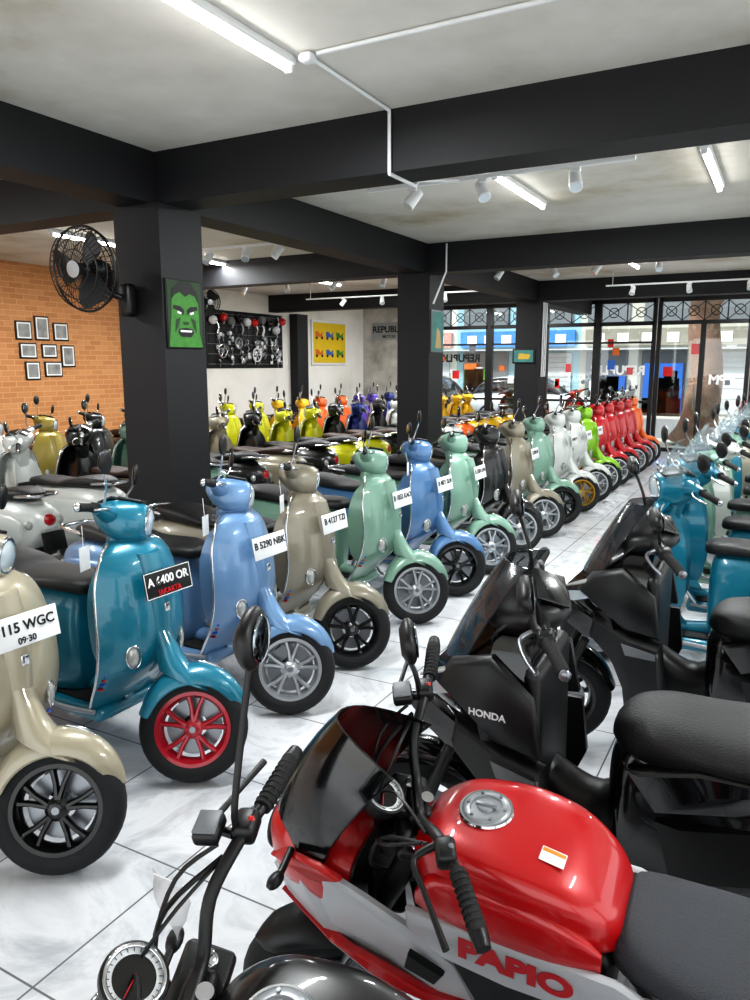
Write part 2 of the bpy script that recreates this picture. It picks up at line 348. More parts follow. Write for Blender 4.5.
# ------------------------------------------------------------ black commuter scooter
def commuter(st=22):
    b=MB(); b.zk=1.07
    b.smooth=False
    zsec(b,[(.30,-.37,.09,.03,0),(.40,-.31,.14,.08,0),(.56,-.21,.185,.15,0),(.67,-.10,.205,.22,0),(.745,-.03,.20,.27,0),(.79,-.055,.205,.25,0),(.90,-.16,.185,.16,0),(.985,-.27,.12,.06,0)],BLKG,p=1.0,th=-.44,k=1,n=5,back=.85)
    for s in (-1,1):
        def P(pts,m,y0,y1,h=.022):
            R=[]
            cx=sum(p[0] for p in pts)/len(pts); cz=sum(p[1] for p in pts)/len(pts)
            for f,d in ((1,-.02),(1,.004),(.86,h),(.02,h+.004)):
                R.append([(cx+(x-cx)*f,s*(y0+(-(cx+(x-cx)*f)-.05)*(y1-y0)/.4+d),cz+(z-cz)*f) for x,z in pts])
            b.loft(R,m)
        P([(-.14,.83),(-.20,.905),(-.34,.95),(-.47,.86),(-.50,.70),(-.36,.70),(-.26,.76)],BLK,.120,.215)
        P([(-.22,.74),(-.38,.69),(-.51,.68),(-.53,.50),(-.46,.34),(-.38,.33),(-.36,.46),(-.30,.58),(-.20,.66)],BLK,.125,.215,.03)
        P([(-.02,.735),(-.12,.765),(-.28,.70),(-.30,.62),(-.18,.63),(-.10,.67)],BLKG,.11,.20)
        P([(-.34,.66),(-.50,.65),(-.50,.62),(-.36,.61)],GREY,.150,.235,.012)
        b.add([(-.045,s*.02,.765),(-.10,s*.10,.80),(-.20,s*.17,.835),(-.21,s*.178,.81),(-.12,s*.12,.765),(-.06,s*.05,.745)],[(0,1,4,5),(1,2,3,4)],LENS)
        b.body([(-.10,.845,.835,.008),(-.17,.875,.855,.01),(-.25,.895,.885,.006)],LENSO,2,2,8,yc=s*.155)
    b.smooth=True
    b.rbox((-.45,0,.66),(.06,.34,.52),BLK,.03); b.rbox((-.62,0,.27),(.50,.34,.08),BLK,.03)
    b.body([(-.44,.62,.30,.07),(-.52,.56,.28,.085),(-.62,.53,.28,.09),(-.72,.60,.28,.10),(-.78,.66,.3,.10)],BLK,3,3,20)
    for i in (-1,1): b.rbox((-.62,.14*i,.315),(.36,.05,.006),RUB,.003)
    b.body([(-.40,.36,.22,.14),(-.5,.30,.18,.17),(-.75,.30,.18,.18),(-.86,.34,.2,.16)],BLKG,3,3,20)
    R=[]
    for t in range(7):
        t/=6; z=.88+.30*t; xf=-.13-.14*t-.04*t*t; w=.15-.05*t*t
        R.append([(xf-.10*q*q,w*q,z) for q in (-1,-.75,-.5,-.25,0,.25,.5,.75,1)]+[(xf-.005-.10*q*q,w*q*.98,z) for q in (1,.75,.5,.25,0,-.25,-.5,-.75,-1)])
    b.loft(R,SMOKE)
    for s in (-1,1): b.tube([(-.24,s*.10,.90),(-.26,s*.09,1.02)],.006,BLK,6)
    b.body([(-.66,.68,.38,.08),(-.70,.74,.32,.13),(-.82,.76,.29,.155),(-.97,.77,.31,.175),(-1.1,.775,.38,.185),(-1.3,.79,.50,.175),(-1.5,.82,.62,.14),(-1.66,.85,.72,.09),(-1.75,.84,.78,.03)],BLKG,3.2,3,24)
    b.smooth=False
    for s in (-1,1):
        for pts,m,o,h in (([(-.72,.70),(-.90,.745),(-1.2,.755),(-1.05,.66),(-.80,.60)],BLKG,.168,.02),([(-.80,.57),(-1.05,.63),(-1.30,.745),(-1.62,.83),(-1.60,.76),(-1.35,.62),(-1.1,.47),(-.85,.40)],BLK,.160,.03)):
            cx=sum(p[0] for p in pts)/len(pts); cz=sum(p[1] for p in pts)/len(pts)
            b.loft([[(cx+(x-cx)*f,s*(o+d-max(0,-x-1.25)*.22),cz+(z-cz)*f) for x,z in pts] for f,d in ((1,-.03),(1,.004),(.84,h),(.02,h+.004))],m)
    b.smooth=True
    b.body([(-.66,.76,.72,.05),(-.70,.80,.70,.11),(-.79,.815,.69,.155),(-.95,.81,.70,.175),(-1.08,.825,.72,.18),(-1.18,.885,.735,.18),(-1.35,.905,.75,.165),(-1.5,.90,.785,.13),(-1.60,.885,.81,.08),(-1.63,.86,.83,.03)],SEATK,3.2,4,26)
    b.tube([(-1.4,.13,.80),(-1.6,.14,.86),(-1.72,.10,.89),(-1.74,0,.895),(-1.72,-.10,.89),(-1.6,-.14,.86),(-1.4,-.13,.80)],.014,BLK,10,3)
    b.ell((-1.73,0,.79),(.04,.07,.035),LENSR,14); b.plate([(-1.6,.74),(-1.72,.72),(-1.82,.45),(-1.78,.43)],-.05,.10,BLK)
    b.zk=None
    wheel(b,(-1.28,0,.27),.27,.10,RIM_K,rr=.19)
    b.rbox((-1.1,.10,.30),(.48,.10,.16),BLK,.05); b.rbox((-.98,0,.3),(.26,.22,.2),STEEL,.05)
    b.tube([(-.9,-.08,.2),(-1.05,-.15,.2),(-1.2,-.17,.27),(-1.55,-.18,.38),(-1.6,-.18,.39)],[.018,.025,.052,.058,.04],BLK,14,3)
    b.tube([(-1.35,-.19,.34),(-1.52,-.2,.39)],.04,SILVERP,10)
    b.tube([(-1.28,.13,.30),(-1.40,.12,.58)],.03,STEEL,10)
    b.tube([(-.80,.12,.2),(-.74,.22,.0)],.010,STEEL,6)
    S=steer((-.36,0,1.0),(-.33,0,.76),D2R(st)); b.X=S
    wheel(b,(0,0,.27),.27,.09,RIM_K,rr=.19)
    fender(b,(0,0,.27),BLKG,25,165,.295,.02,.04,.075,.06,.05)
    for s in (-1,1): b.tube([(.0,s*.065,.27),(-.14,s*.065,.62)],[.024,.02],BLK,10)
    b.X=S@Matrix.Translation((-.06,0,.075))
    b.body([(-.20,1.02,.995,.04),(-.23,1.045,.975,.09),(-.28,1.068,.97,.125),(-.35,1.078,.975,.135),(-.41,1.07,.99,.11),(-.45,1.045,1.01,.06)],BLK,3,3,18)
    b.rbox((-.395,0,1.078),(.10,.18,.012),DIAL,.005,Matrix.Rotation(-.35,3,'Y')); b.tube([(-.3,0,.80),(-.33,0,1.0)],.06,BLK,12)
    for s in (-1,1):
        b.tube([(-.35,s*.12,1.03),(-.36,s*.20,1.035)],[.033,.025],BLK,12); b.tube([(-.36,s*.2,1.035),(-.385,s*.29,1.03),(-.40,s*.35,1.02)],.019,RUB,10,3)
        b.rbox((-.365,s*.205,1.035),(.05,.05,.045),BLK,.01)
        b.ell((-.402,s*.357,1.02),(.018,.012,.018),STEEL,10)
        b.tube([(-.33,s*.18,1.035),(-.295,s*.21,1.03),(-.305,s*.28,1.02),(-.33,s*.34,1.01)],[.010,.008,.006,.007],STEEL,8,3)
        b.tube([(-.30,s*.10,1.04),(-.22,s*.12,.98),(-.24,s*.06,.86)],.005,BLK,6,4)
        b.tube([(-.35,s*.17,1.06),(-.34,s*.19,1.13),(-.32,s*.24,1.19),(-.31,s*.27,1.21)],.0065,BLK,8,3)
        b.body([(-.325,1.235,1.20,.05),(-.315,1.26,1.19,.07),(-.295,1.255,1.195,.065),(-.285,1.235,1.21,.04)],BLK,2.6,3,16,yc=s*.30)
        b.rbox((-.327,s*.30,1.224),(.004,.11,.045),MIRROR,.0018)
    b.X=Matrix.Identity(4)
    return b.mesh('commuter_scooter')
COMM=commuter()
e=spawn('commuter_scooter',COMM,(-1.02,2.20),pi+.0,BLKC,lean=-.07)
text('panel_lettering','HONDA',.030,frame((-.34,.228,.83),(-1,.0,-.02),(0,0,1)),INKW,e,.0008)
spawn('commuter_scooter',COMM,(-.86,3.36),pi-.03,BLKC,lean=-.07)

# ------------------------------------------------------------ small motorcycle
def moto(st=26,cowl=True,mh=0.0,mx_=0.0,my_=0.0):
    b=MB(); b.mi(PAINT)
    b.body([(-.345,.90,.84,.05),(-.36,.935,.815,.10),(-.42,.972,.80,.140),(-.50,.985,.79,.160),(-.60,.985,.785,.168),(-.70,.965,.785,.158),(-.77,.925,.785,.137),(-.815,.88,.785,.105),(-.84,.83,.79,.06)],PAINT,4.0,5,40)
    for s in (-1,1): b.body([(-.38,.84,.80,.01),(-.43,.90,.79,.028),(-.55,.915,.78,.036),(-.70,.895,.775,.030),(-.80,.83,.785,.008)],PAINT,3,4,20,yc=s*.144)
    T=Vector((-.505,0,.984))
    b.rev([(0,.016),(.018,.016),(.02,.010),(.036,.009),(.038,.014),(.052,.013),(.058,.006),(.060,-.004)],SILVERP,T,(.02,0,1),36)
    b.torus(T+Vector((0,0,.004)),(0,0,1),.060,.005,CHROME,36,6)
    for k in range(6): 
        a=k*pi/3; b.rev([(0,.017),(.004,.017),(.004,.009)],STEEL,T+Vector((.045*math.cos(a),.045*math.sin(a),0)),(0,0,1),8)
    b.rbox(T+Vector((0,0,.016)),(.05,.012,.008),STEEL,.003)
    for s in (-1,1):
        y=.152 if s>0 else -.172
        b.plate([(-.36,.795),(-.84,.79),(-.95,.745),(-.90,.685),(-.60,.675),(-.44,.69),(-.36,.74)],y,.02,PANELW)
        b.plate([(-.45,.69),(-.62,.675),(-.86,.695),(-.80,.54),(-.55,.52)],y*.90,.02,BLK)
        b.plate([(-.88,.75),(-1.30,.80),(-1.34,.75),(-.92,.66)],y*.9,.02,PANELW)
    b.body([(-.80,.81,.75,.06),(-.84,.86,.735,.12),(-.96,.84,.73,.155),(-1.1,.83,.73,.165),(-1.25,.845,.74,.155),(-1.4,.87,.76,.125),(-1.48,.86,.79,.08),(-1.51,.83,.80,.03)],SEATG,3,4,26)
    b.body([(-1.2,.74,.66,.12),(-1.4,.79,.70,.10),(-1.55,.82,.76,.06),(-1.6,.81,.78,.02)],PAINT,2.8,3,18); b.ell((-1.6,0,.80),(.02,.06,.02),LENSR,12)
    for s in (-1,1):
        b.tube([(-.33,s*.03,.82),(-.45,s*.10,.70),(-.75,s*.125,.58),(-.88,s*.12,.42),(-.86,s*.10,.28)],.02,BLK,10,3)
        b.tube([(-.32,s*.03,.74),(-.38,s*.07,.5),(-.42,s*.09,.28),(-.86,s*.10,.24)],.015,BLK,8,3)
        b.tube([(-.80,s*.11,.58),(-1.15,s*.11,.70),(-1.45,s*.07,.76)],.013,BLK,8,3)
        b.tube([(-.86,s*.10,.34),(-1.2,s*.10,.25)],.024,STEEL,10)
        b.tube([(-.78,s*.14,.28),(-.80,s*.24,.28)],.014,STEEL,8)
    b.rbox((-.64,0,.36),(.36,.20,.20),SILVERP,.05); b.rev([(0,.15),(.075,.145),(.09,.12),(.09,.08)],SILVERP,(-.70,0,.35),(0,1,0),24); b.rev([(0,.14),(.06,.14),(.08,.12),(.08,.08)],BLK,(-.70,0,.35),(0,-1,0),24)
    for i in range(8): b.rbox((-.52+.012*i,0,.42+.02*i),(.15,.16,.009),STEEL,.004,Matrix.Rotation(-.5,3,'Y'))
    b.rbox((-.48,0,.50),(.10,.12,.2),BLK,.03,Matrix.Rotation(-.5,3,'Y'))
    b.rbox((-.60,0,.72),(.44,.24,.14),BLK,.03)
    b.tube([(-.40,-.02,.46),(-.34,-.06,.36),(-.42,-.10,.22),(-.80,-.14,.20),(-1.0,-.16,.26),(-1.4,-.18,.34)],[.018,.018,.018,.022,.045,.045],STEEL,12,3)
    b.tube([(-1.02,0,.32),(-.95,0,.60)],.04,REDP,10)
    wheel(b,(-1.2,0,.25),.25,.13,RIM_K,rr=.155)
    fender(b,(-1.2,0,.25),BLK,30,140,.27,.01,.05,.08,.07,.04)
    b.tube([(-.75,.12,.22),(-.68,.26,.04)],.010,STEEL,6)
    if cowl:
        secs=[(.095,.80,.72,.03),(.08,.845,.68,.08),(.02,.865,.65,.125),(-.06,.865,.63,.145),(-.14,.85,.63,.15),(-.19,.83,.64,.145)]
        b.body(secs,PAINT,2.8,4,28)
        b.body([(-.15,.83,.65,.14),(-.196,.815,.66,.135)],BLK,2.8,2,28)
        b.rev([(0,.02),(.05,.014),(.068,0)],LENS,(.090,0,.765),(1,0,.1),28); b.torus((.088,0,.765),(1,0,.1),.072,.010,BLK,32,8)
        for s in (-1,1):
            def wing(pts,m,o):
                cx=sum(p[0] for p in pts)/len(pts); cz=sum(p[1] for p in pts)/len(pts)
                def yy(x): return s*(o-max(0,x+.10)*.45-max(0,-.30-x)*.25)
                b.loft([[(x,yy(x)-s*.014,z) for x,z in pts],[(x,yy(x),z) for x,z in pts],[(cx+(x-cx)*.93,yy(x)+s*.006,cz+(z-cz)*.93) for x,z in pts]],m)
            wing([(.07,.70),(.0,.78),(-.14,.82),(-.26,.78),(-.36,.72),(-.46,.62),(-.50,.52),(-.42,.48),(-.28,.53),(-.14,.60),(.0,.64)],PANELW,.170)
            wing([(.03,.655),(-.14,.63),(-.30,.555),(-.44,.498),(-.50,.52),(-.40,.545),(-.20,.62)],PAINT,.183)
            wing([(.065,.745),(-.0,.805),(-.14,.845),(-.20,.825),(-.12,.80),(.0,.77)],PAINT,.184)
            wing([(-.36,.66),(-.44,.605),(-.42,.575),(-.35,.62)],BLK,.184)
            b.tube([(-.03,s*.14,.82),(-.05,s*.22,.82)],.010,BLK,8); b.ell((-.05,s*.24,.82),(.018,.03,.015),BLK,12)
        R=[]
        for t in range(9):
            t/=8; z=.83+.33*t; xf=.09-.11*t-.10*t*t; w=.165-.05*t*t
            R.append([(xf-.20*abs(q)**2.2,w*q,z-.06*abs(q)**3) for q in [-1+j/8 for j in range(17)]]+[(xf-.006-.20*abs(q)**2.2,w*q*.975,z-.06*abs(q)**3) for q in [1-j/8 for j in range(17)]])
        b.loft(R,SCREEN)
    A=(-.33,0,.95); ax=Vector((-.33,0,.70)).normalized()
    b.X=steer(A,ax,D2R(st))
    if not cowl:
        b.rev([(0,-.09),(.05,-.08),(.08,-.04),(.088,.0),(.088,.02),(.08,.03)],BLK,(-.13,0,.78),(1,0,-.05),28); b.rev([(0,.045),(.05,.04),(.078,.028)],LENS,(-.13,0,.78),(1,0,-.05),28); b.torus((-.103,0,.78),(1,0,-.05),.082,.007,CHROME,32,8)
        for s in (-1,1): b.tube([(-.18,s*.08,.80),(-.18,s*.17,.80)],.009,BLK,8); b.ell((-.18,s*.19,.80),(.018,.03,.015),BLK,12); b.rbox((-.19,s*.09,.79),(.08,.01,.05),BLK,.004)
    wheel(b,(0,0,.25),.25,.11,RIM_K,rr=.155)
    fender(b,(0,0,.25),BLK,50,130,.275,.01,.05,.085,.07,.04)
    for s in (-1,1):
        b.tube([(.0,s*.085,.25),(-.15,s*.085,.57)],.024,STEEL,12); b.tube([(-.13,s*.085,.53),(-.31,s*.085,.91)],.029,BLK,12)
        b.ell((-.312,s*.085,.915),(.024,.024,.012),CHROME,12)
        b.tube([(-.13,s*.12,.56),(-.04,s*.11,.40)],.006,BLK,6)
    b.rbox((-.31,0,.90),(.10,.24,.035),BLK,.014,Matrix.Rotation(-.44,3,'Y')); b.rbox((-.22,0,.70),(.10,.22,.035),BLK,.014,Matrix.Rotation(-.44,3,'Y'))
    b.rbox((-.33,0,.93),(.06,.10,.06),BLK,.014); b.rev([(0,.01),(.016,.01),(.018,0)],CHROME,(-.35,0,.96),(-.3,0,1),16)
    hb=[(-.42,.41,1.085),(-.40,.30,1.09),(-.37,.20,1.085),(-.335,.12,1.04),(-.33,.06,.975),(-.33,0,.965),(-.33,-.06,.975),(-.335,-.12,1.04),(-.37,-.20,1.085),(-.40,-.30,1.09),(-.42,-.41,1.085)]
    b.tube(hb,.0125,BLK,12,4)
    for s in (-1,1):
        b.tube([(-.396,s*.28,1.09),(-.41,s*.34,1.088),(-.42,s*.405,1.085)],[.018,.0175,.019],RUB,14,3); b.tube([(-.42,s*.405,1.085),(-.425,s*.435,1.083)],[.019,.015],BLK,12)
        for k in range(8): 
            t=k/8; b.torus((-.399-.02*t,s*(.29+.11*t),1.09-.005*t),(-.15,s*1,-.04),.0178,.0022,RUB,14,5)
        b.rbox((-.378,s*.235,1.09),(.045,.06,.045),BLK,.012); b.ell((-.39,s*.235,1.108),(.008,.010,.006),REDP if s<0 else GREY,8)
        b.tube([(-.36,s*.215,1.09),(-.31,s*.24,1.085),(-.325,s*.31,1.08),(-.355,s*.42,1.065)],[.010,.0075,.006,.0075],BLK,8,4)
        b.tube([(-.33,s*.20,1.08),(-.25,s*.16,1.03),(-.22,s*.08,.94),(-.24,s*.03,.80)],.0045,BLK,6,4)
        b.tube([(-.34,s*.17,1.07),(-.28,s*.05,1.06),(-.22,s*.0,.97),(-.22,s*.02,.8)],.004,BLK,6,4)
        b.tube([(-.34,s*.19,1.06),(-.24,s*.12,1.0),(-.20,s*.10,.88),(-.26,s*.06,.78)],.0055,BLK,6,4)
    b.rbox((-.32,-.205,1.115),(.05,.06,.03),BLK,.008); b.rbox((-.32,-.205,1.133),(.045,.052,.006),GREY,.003)
    b.tube([(-.365,-.22,1.10),(-.36+mx_*.2,-.225,1.16),(-.35+mx_*.7,-.25+my_*.7,1.22+mh*.6),(-.35+mx_,-.27+my_,1.26+mh)],.007,BLK,8,3)
    z=mh
    b.body([(-.372+mx_,1.315+z,1.255+z,.045),(-.362+mx_,1.335+z,1.235+z,.062),(-.345+mx_,1.335+z,1.235+z,.060),(-.33+mx_,1.31+z,1.26+z,.04)],BLK,2.4,3,20,yc=-.28+my_)
    b.ell((-.372+mx_,-.28+my_,1.285+z),(.005,.052,.042),MIRROR,16)
    G=Vector((-.245,.02,1.02)); N=Vector((-.55,0,.85)).normalized()
    b.rev([(0,-.05),(.035,-.045),(.052,-.02),(.058,.0),(.058,.012),(.053,.015),(.050,.008)],BLK,G,N,36)
    b.torus(G+N*.012,N,.050,.0045,CHROME,36,8)
    b.rev([(0,.006),(.036,.006),(.037,.008)],DIAL,G,N,32); b.rev([(.037,.007),(.049,.0075)],WHITE,G,N,36)
    u=N.orthogonal().normalized(); w=N.cross(u)
    for k in range(24):
        a=2*pi*k/24; d=math.cos(a)*u+math.sin(a)*w; t=-math.sin(a)*u+math.cos(a)*w
        p=G+N*.0085
        b.add([p+d*.041-t*.0008,p+d*.048-t*.0008,p+d*.048+t*.0008,p+d*.041+t*.0008],[(0,1,2,3)],INKK)
    p=G+N*.0095; d=(u*.7+w*.7); t=N.cross(d)
    b.add([p-d*.006-t*.0015,p+d*.036-t*.0006,p+d*.036+t*.0006,p-d*.006+t*.0015],[(0,1,2,3)],INKR)
    b.tube([G-N*.03,(-.31,.02,.93)],.012,BLK,8)
    b.X=Matrix.Identity(4)
    return b.mesh('small_motorcycle')
e=spawn('small_motorcycle',moto(31,True,-.06),(-.94,1.50),pi+.02,'b80008',part='motorcycle_body',sc=.9,lean=-.15)
text('panel_lettering','PAPIO',.072,frame((-.62,.174,.738),(-1,0,-.03),(0,0,1)),INKR,e,.004,sx=1.30)
bb=MB(); bb.rbox((0,0,0),(.055,.04,.0012),WHITE,.0005); bb.rbox((0,.012,.001),(.05,.01,.001),mat('label_orange','d88a20',.5),.0004)
lb=done(bb,'tank_label',parent=e); lb.matrix_local=frame((-.68,.07,.974),(-1,0,-.18),(0,-1,.04))
e2=spawn('small_motorcycle',moto(20,False,.14,-.06,-.09),(-1.02,.865),pi+.02,'0d0d0f',part='motorcycle_body',sc=.9,lean=-.15)
tb=MB(); R=[]
for i in range(8):
    t=i/7; R.append([(-.13+.012*math.sin(6*t+q)+.02*q,-.05*q*(0.6+t)-.13-.05*t,1.02-.17*t+.006*math.sin(9*q+4*t)) for q in [-.5+j/5 for j in range(6)]])
tb.loft(R,mat('tag_film','d9dadb',.25,alpha=.7),False,False)
tb.tube([(-.22,-.13,1.02),(-.13,-.13,1.02)],.0015,INKW,5)
done(tb,'hang_tag',parent=e2)

# ------------------------------------------------------------ room
XL,XR,YB,YF,ZC,ZB=-9.5,4.5,-3.0,16.8,3.2,2.87
def nodes(m): return m.node_tree.nodes,m.node_tree.links
def floor_mat():
    m=mat('floor_tile','ffffff',.07); n,l=nodes(m); p=n['Principled BSDF']
    tc=n.new('ShaderNodeTexCoord'); br=n.new('ShaderNodeTexBrick'); br.offset=0; br.squash=1
    for k,v in (('Scale',1),('Mortar Size',.0038),('Mortar Smooth',.1),('Brick Width',.6),('Row Height',.6),('Bias',0)): br.inputs[k].default_value=v
    l.new(tc.outputs['Object'],br.inputs['Vector'])
    nz=n.new('ShaderNodeTexNoise'); nz.inputs['Scale'].default_value=1.6; nz.inputs['Detail'].default_value=9; nz.inputs['Distortion'].default_value=1.6; nz.inputs['Roughness'].default_value=.65
    l.new(tc.outputs['Object'],nz.inputs['Vector'])
    rp=n.new('ShaderNodeValToRGB'); rp.color_ramp.elements[0].position=.36; rp.color_ramp.elements[0].color=lin('b0b3b8'); rp.color_ramp.elements[1].position=.5; rp.color_ramp.elements[1].color=lin('d6d7da')
    e_=rp.color_ramp.elements.new(.7); e_.color=lin('c0c2c6')
    l.new(nz.outputs['Fac'],rp.inputs['Fac']); l.new(rp.outputs['Color'],br.inputs['Color1']); l.new(rp.outputs['Color'],br.inputs['Color2']); br.inputs['Mortar'].default_value=lin('6c6d70')
    l.new(br.outputs['Color'],p.inputs['Base Color'])
    bp=n.new('ShaderNodeBump'); bp.inputs['Strength'].default_value=.3; bp.inputs['Distance'].default_value=.002; bp.invert=True
    l.new(br.outputs['Fac'],bp.inputs['Height']); l.new(bp.outputs['Normal'],p.inputs['Normal'])
    return m
def brick_mat():
    m=mat('orange_brick','c8743a',.7); n,l=nodes(m); p=n['Principled BSDF']
    tc=n.new('ShaderNodeTexCoord'); sp=n.new('ShaderNodeSeparateXYZ'); cb=n.new('ShaderNodeCombineXYZ'); br=n.new('ShaderNodeTexBrick')
    l.new(tc.outputs['Object'],sp.inputs[0]); l.new(sp.outputs['Y'],cb.inputs['X']); l.new(sp.outputs['Z'],cb.inputs['Y']); l.new(cb.outputs[0],br.inputs['Vector'])
    for k,v in (('Scale',1),('Mortar Size',.006),('Brick Width',.22),('Row Height',.075),('Bias',0)): br.inputs[k].default_value=v
    br.inputs['Color1'].default_value=lin('cc905c'); br.inputs['Color2'].default_value=lin('ba7c4a'); br.inputs['Mortar'].default_value=lin('d4a070')
    l.new(br.outputs['Color'],p.inputs['Base Color'])
    bp=n.new('ShaderNodeBump'); bp.inputs['Strength'].default_value=.6; bp.inputs['Distance'].default_value=.01; bp.invert=True
    l.new(br.outputs['Fac'],bp.inputs['Height']); l.new(bp.outputs['Normal'],p.inputs['Normal'])
    return m
def plaster(name,c1,c2,c3,sc=.5):
    m=mat(name,c1,.85); n,l=nodes(m); p=n['Principled BSDF']
    tc=n.new('ShaderNodeTexCoord'); nz=n.new('ShaderNodeTexNoise'); nz.inputs['Scale'].default_value=sc; nz.inputs['Detail'].default_value=8; nz.inputs['Roughness'].default_value=.6
    l.new(tc.outputs['Object'],nz.inputs['Vector'])
    rp=n.new('ShaderNodeValToRGB'); rp.color_ramp.elements[0].position=.32; rp.color_ramp.elements[0].color=lin(c3); rp.color_ramp.elements[1].position=.62; rp.color_ramp.elements[1].color=lin(c1)
    e_=rp.color_ramp.elements.new(.45); e_.color=lin(c2)
    l.new(nz.outputs['Fac'],rp.inputs['Fac']); l.new(rp.outputs['Color'],p.inputs['Base Color'])
    return m
CEIL=plaster('ceiling_plaster','dad7d0','c8c5bc','aca18a',.7); WALLW=plaster('white_plaster','e6e4de','dedbd4','cfccc4',.8); WALLG=plaster('grey_plaster','c4c1bb','a9a59e','8b8780',1.5)
BEAMK=mat('charcoal_paint','0b0c11',.6,noise=.12,nscale=3,bump=.1)
def boxobj(name,a,b_,m):
    b=MB(); b.box(a,b_,m); return done(b,name)
boxobj('floor',(XL-.2,YB,-.1),(XR,YF+.1,0),floor_mat())
boxobj('ceiling',(XL-.2,YB,ZC),(XR,YF+.2,ZC+.15),CEIL)
b=MB(); b.box((XL-.15,YB,0),(XL,10,ZC),brick_mat()); b.box((XL-.15,10,0),(XL,YF+.2,ZC),WALLW); done(b,'wall_left')
b=MB(); b.box((XL,YF,0),(-7.6,YF+.15,ZC),WALLG); done(b,'wall_far')
PX=-4.0; s=.21
for y in (-.4,4.14,8.5,13.0): boxobj('pillar',(PX-s,y-s,0),(PX+s,y+s,ZB),BEAMK)
boxobj('pillar',(XL,13.6,0),(XL+.2,14.0,ZB),BEAMK)
for y in (-.4,4.12,8.5,13.0): boxobj('ceiling_beam',(XL,y-.14,ZB),(XR,y+.14,ZC),BEAMK)
for i,(a,c) in enumerate(((YB,-.54),(-.26,3.98),(4.26,8.36),(8.64,12.86),(13.14,YF))):
    boxobj('ceiling_beam',(PX-.15,a,ZB),(PX+.15,c,ZC),BEAMK); 
TUBE=mat('tube_glow',(1,.98,.94,1),.3,emit=14)
def tube_lamp(x,y,L=1.2):
    b=MB(); b.rbox((x,y+L/2,ZC-.02),(.07,L+.06,.04),WHITE,.01); b.tube([(x,y,ZC-.055),(x,y+L,ZC-.055)],.016,TUBE,12)
    for yy in (y-.01,y+L+.01): b.rbox((x,yy,ZC-.05),(.04,.02,.05),WHITE,.006)
    o=done(b,'tube_lamp')
    l=bpy.data.lights.new('lamp_light','AREA'); l.shape='RECTANGLE'; l.size=.05; l.size_y=L; l.energy=54; l.color=(.96,.99,1)
    lo=bpy.data.objects.new('lamp_light',l); scene.collection.objects.link(lo); lo.parent=o; lo.location=(x,y+L/2,ZC-.08)
for x,y in ((-2.15,1.9),(-2.0,5.5),(-.6,5.5),(-6.9,5.6),(-6.9,7.2),(-6.9,10.2),(-6.9,14),(-2.0,10.2),(-.6,14.2),(-5.2,10.4),(1.6,1.8),(1.8,9),(-6.6,1.5),(-5.4,14.3)): tube_lamp(x,y)
b=MB(); zc=ZC-.012
b.tube([(4.4,3.12,zc),(-2.0,3.12,zc)],.011,WHITE,8); b.tube([(-2.05,3.1,zc),(-2.07,3.96,zc),(-2.07,3.965,ZB),(-2.07,3.965,ZB-.012),(-2.07,4.3,ZB-.012),(-2.07,4.35,2.9),(-2.0,4.8,2.98)],.011,WHITE,8)
b.rbox((-2.05,3.12,zc-.01),(.07,.07,.04),WHITE,.015)
done(b,'conduit_pipe')
b=MB(); b.tube([(-3.6,8.33,ZC-.02),(-3.6,8.33,ZB),(-3.7,8.2,2.5)],.011,WHITE,8); 
for dx in (-.05,0,.05): b.tube([(-3.765,13+dx*2,2.85),(-3.765,13+dx*2,1.6)],.014,WHITE,8)
done(b,'conduit_pipe')
def track(x0,x1,y,xs):
    b=MB(); b.rbox(((x0+x1)/2,y,ZC-.20),(x1-x0,.03,.025),WHITE,.005)
    for x in (x0+.1,x1-.1): b.tube([(x,y,ZC),(x,y,ZC-.2)],.006,WHITE,6)
    for x in xs:
        a=random.uniform(-.9,.9); R=Matrix.Rotation(a,3,'Z')@Matrix.Rotation(-.7,3,'X'); d=R@Vector((0,0,-1)); c=Vector((x,y,ZC-.29))
        b.rbox((x,y,ZC-.225),(.06,.03,.03),WHITE,.006)
        b.tube([(x,y,ZC-.22),tuple(c)],.007,WHITE,6); b.tube([tuple(c-d*.07),tuple(c+d*.06)],[.034,.042],WHITE,14); b.tube([tuple(c+d*.06),tuple(c+d*.065)],[.036,.036],LENS,14)
    done(b,'track_spotlight')
track(-2.7,-.9,4.85,(-2.35,-1.85,-1.25)); track(-5.9,-4.3,6.4,(-5.5,-5.0,-4.6)); track(-3.6,-1,9.3,(-3.3,-2.6,-2.1,-1.4)); track(-2.6,1,12.2,(-2.2,-1.4,-.6,.2)); track(-8,-4.4,9.4,(-7.4,-6.6,-5.8,-5.0)); track(-8,-4.4,12,(-7.2,-6.4,-5.2))
